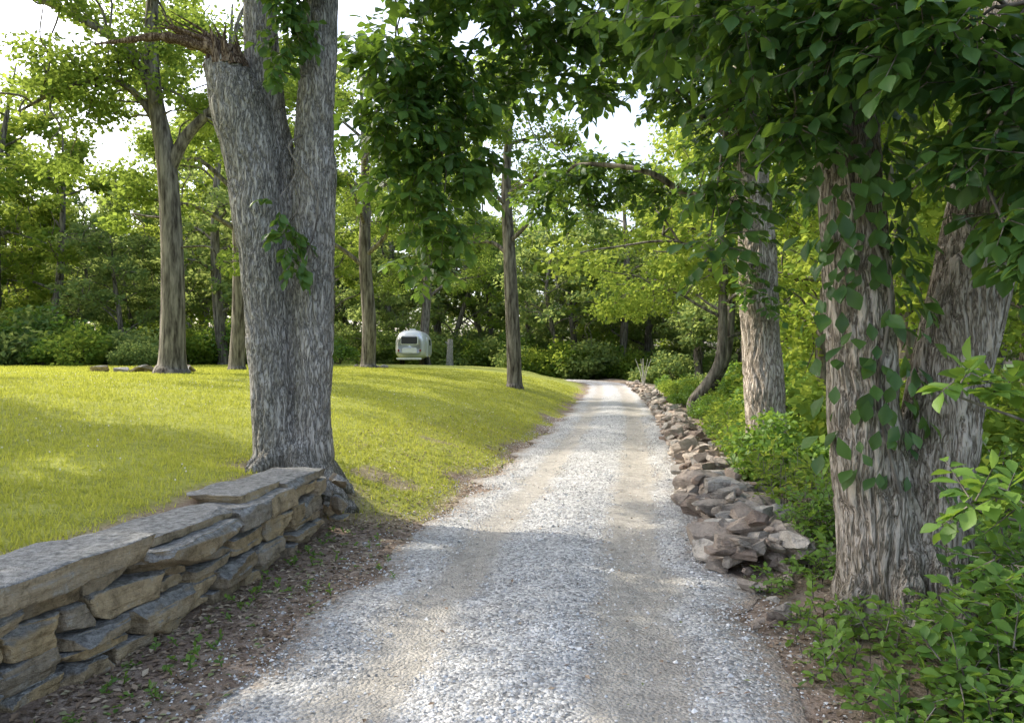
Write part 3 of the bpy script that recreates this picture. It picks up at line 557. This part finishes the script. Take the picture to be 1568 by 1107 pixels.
for q in range(32):
    y = 9.5+R.random()*34; x = rx(y)+R.uniform(2.5, 3.6); obj('bush', BS[R.integers(2)], UG, (x, y, gz(x, y)-.1), R.uniform(0, 6.28), R.uniform(.3, .75))
for q in range(130):
    x = R.uniform(-50, -13.5); y = 36+R.uniform(0, 16)+(0 if x < -18 else 9); obj('bush', BS[R.integers(3)], UG, (x, y, gz(x, y)), R.uniform(0, 6.28), R.uniform(.7, 2.2))
for q in range(110):
    x = R.uniform(-18, 24); y = R.uniform(72, 82)+(5 if x < 0 else 0); obj('bush', BS[R.integers(3)], UG, (x, y, gz(x, y)), R.uniform(0, 6.28), R.uniform(1.2, 2.8))
for q in range(60):
    x = -70+q*2.1+R.uniform(-1, 1); y = R.uniform(98, 108); obj('bush', BS[2], UG, (x, y, gz(x, y)), R.uniform(0, 6.28), R.uniform(2.6, 4.2))
# ground cover on the right verge
B = Bld(); n = 1150; Y = 2.6+R.random(n)**1.2*12; X = rx(Y)+1.42+.22+np.abs(R.normal(0, 1.1, n))+sst(5.2, 6.5, Y)*.5
k = (np.hypot(X-2.5, Y-4.75) > .42) & (np.hypot(X-3.7, Y-10.7) > .5) & (n2(X, Y, 1.6, 2, 61) > -.25); X = X[k]; Y = Y[k]; Z = height(X, Y)
hgt = R.uniform(.06, .26, len(X))*(1+.9*sst(2.1, 3.2, X))*np.where(X-rx(Y)-1.42 < .7, .6, 1)
Z = Z+np.where((Y > 6) & (X-rx(Y)-1.42 < 1.1), .16, 0)
sel = Y < 6.6
for S_, nt_, lsz in ((sel, 3600, .062), (~sel, 1700, .08)):
    twig_leaves(B, np.stack([X, Y, Z+hgt*.6], -1)[S_], np.stack([hgt*.5, hgt*.5, hgt*.4], -1)[S_]+.04, nt_, lsz, LEAF_BIG, 0 if lsz < .07 else 1, 2, .1, 6, .13)
for i in range(len(X)): tube(B, [(X[i], Y[i], Z[i]-.18), (X[i]+R.normal(0, .03), Y[i]+R.normal(0, .03), Z[i]+hgt[i])], [.004, .002], 4, 2)
obj('ground_cover_plants', B.mesh('ground_cover_plants', [M_shrub, M_leafR, M_bark_far], True))
B = Bld(); CS = [(2.3, 3.6, .4), (2.5, 3.8, .5), (2.25, 3.4, .28), (2.05, 3.3, .22), (2.7, 4.0, .6), (2.55, 3.6, .4), (2.9, 4.2, .6), (3.1, 4.6, .8), (3.3, 5.0, .9)]
for c in CS: limb(B, (c[0]+R.normal(0, .05), c[1], -.15), c, .009, .004, 1, .05, 5)
twig_leaves(B, CS, [(.2, .2, .16)]*9, 220, .085, LEAF_BIG, 0, 1, .05, 7, .2); obj('viburnum_shrub', B.mesh('viburnum_shrub', [M_shrub, M_bark_far], True))
B = Bld(); n = 110; Y = R.uniform(3, 7.4, n); X = wx(Y)+.1+np.abs(R.normal(0, .3, n)); twig_leaves(B, np.stack([X, Y, 0*X+.04], -1), np.full((n, 3), .04), 130, .035, LEAF_BIG, 0, 0, .3, 5, .06)
obj('weeds', B.mesh('weeds', [M_shrub], True))

# ------------------------------------------------------------ travel trailer
T = empty('travel_trailer', (-8.05, 58, gz(-8.05, 58)))
t = NT('aluminium'); g = t.n('ShaderNodeNewGeometry'); M_al = t.fin(t.bsdf((.86, .87, .89), .3, spec=.5, metal=.45).outputs[0])
t = NT('dark_glass'); M_gl = t.fin(t.bsdf((.02, .025, .03), .1, spec=.6).outputs[0])
t = NT('rubber'); M_rb = t.fin(t.bsdf((.02, .02, .02), .8).outputs[0])
t = NT('red_lens'); M_rd = t.fin(t.bsdf((.3, .02, .015), .3).outputs[0])
B = Bld()
LZ = np.array([0, .12, .3, .6, 1.0, 1.6, 3, 4.4, 5.0, 5.4, 5.7, 5.88, 6.0]); sc_l = np.array([.60, .74, .85, .94, .985, 1, 1, 1, .985, .94, .85, .74, .6])
th = np.linspace(0, 2*np.pi, 40, endpoint=False); c_, s_ = np.cos(th), np.sin(th)
xx = 1.22*np.sign(c_)*np.abs(c_)**.62; zz = np.where(s_ > 0, 1.25*np.abs(s_)**.87, -1.1*np.abs(s_)**.4)
V = np.array([np.stack([xx*b**.6, 0*xx+a, zz*b+1.5], -1) for a, b in zip(LZ, sc_l)]); i = np.arange(len(LZ)-1)[:, None]*40; j = np.arange(40)[None]; k = (j+1) % 40
B.add(V, np.stack([i+j, i+k, i+40+k, i+40+j], -1).reshape(-1, 4)); nb = B.n
B.L += [np.arange(40), np.arange(40)+nb-40]; B.S += [np.array([40])]*2; B.M += [np.array([0])]*2
obj('shell', B.mesh('shell', [M_al], True), T)
def rbox(name, c, s, mat, bev=.05):
    bm = bmesh.new(); bmesh.ops.create_cube(bm, size=1); bmesh.ops.scale(bm, vec=s, verts=bm.verts); bmesh.ops.bevel(bm, geom=bm.edges[:], offset=bev, segments=3, affect='EDGES'); me = bpy.data.meshes.new(name); bm.to_mesh(me); bm.free(); me.materials.append(mat); return obj(name, me, T, c)
rbox('rear_window', (0, .02, 1.9), (1.25, .3, .58), M_gl); rbox('window_frame', (0, .06, 1.9), (1.38, .26, .7), M_al, .06); rbox('rear_hatch', (0, .02, 1.1), (1.2, .22, .42), M_al)
rbox('bumper', (0, -.05, .45), (2.0, .2, .14), M_al); rbox('tail_lamp_left', (-.85, .1, 1.1), (.12, .3, .2), M_rd, .03); rbox('tail_lamp_right', (.85, .1, 1.1), (.12, .3, .2), M_rd, .03)
rbox('roof_vent', (0, 2, 2.8), (.5, .6, .15), M_al); rbox('entry_door', (1.2, 1.9, 1.4), (.08, .7, 1.6), M_al, .03); rbox('side_window', (1.22, 3.4, 1.8), (.08, .9, .5), M_gl, .03)
for sx in (-1, 1):
    for yy in (2.6, 3.45):
        bm = bmesh.new(); bmesh.ops.create_cone(bm, cap_ends=True, segments=28, radius1=.36, radius2=.36, depth=.22); me = bpy.data.meshes.new('wheel'); bm.to_mesh(me); bm.free(); me.materials.append(M_rb); w = obj('wheel', me, T, (sx*1.0, yy, .36)); w.rotation_euler = (0, math.pi/2, 0)
B = Bld(); tube(B, np.array([(-5.05, 60, 1.2), (-5.05, 60, 2.2), (-5.0, 60, 3.5)]), np.array([.32, .26, .22]), 12); tube(B, [(-5.0, 60, 3.4), (-5., 60, 3.52)], [.21, .01], 12); tube(B, [(-5.0, 60, 2.9), (-5.4, 60, 3.3)], [.1, .05], 8); obj('tree_stump', B.mesh('tree_stump', [M_bark_g], True))
B = Bld(); t = NT('pale_bark'); M_pale = t.fin(t.bsdf((.5, .48, .42), .8).outputs[0])
for q in range(6):
    a = R.normal(0, .35, 2); tube(B, [(9.6, 54, -.3), (9.6+a[0]*.4, 54+a[1]*.3, .9), (9.6+a[0], 54+a[1], 1.9)], [.035, .024, .01], 6)
obj('bare_sapling', B.mesh('bare_sapling', [M_pale], True))

# ------------------------------------------------------------ light, sky, camera
az = math.radians(-66); el = math.radians(41)
v = Vector((math.sin(az)*math.cos(el), math.cos(az)*math.cos(el), math.sin(el)))
L = bpy.data.lights.new('sun', 'SUN'); L.energy = 5; L.angle = math.radians(.5); L.color = (1, .92, .77)
lo = bpy.data.objects.new('sun', L); COL.objects.link(lo); lo.rotation_euler = v.to_track_quat('Z', 'Y').to_euler()
w = bpy.data.worlds.new('World'); scene.world = w; w.use_nodes = True; nt = w.node_tree; sky = nt.nodes.new('ShaderNodeTexSky'); sky.sky_type = 'NISHITA'; sky.sun_disc = False
sky.sun_elevation = el; sky.sun_rotation = az; sky.air_density = 1; sky.dust_density = 4; sky.ozone_density = 1
hs = nt.nodes.new('ShaderNodeHueSaturation'); hs.inputs['Saturation'].default_value = .75; nt.links.new(sky.outputs[0], hs.inputs['Color'])
nt.links.new(hs.outputs[0], nt.nodes['Background'].inputs[0]); nt.nodes['Background'].inputs[1].default_value = .48
cam = bpy.data.cameras.new('camera'); cam.sensor_width = 36; cam.lens = 26; cam.clip_end = 2000; cam.clip_start = .05
co = bpy.data.objects.new('camera', cam); COL.objects.link(co); co.location = (0, 0, 1.7); co.rotation_euler = (math.radians(90), 0, 0); scene.camera = co
scene.view_settings.view_transform = 'Standard'; scene.view_settings.look = 'None'; scene.view_settings.exposure = 0
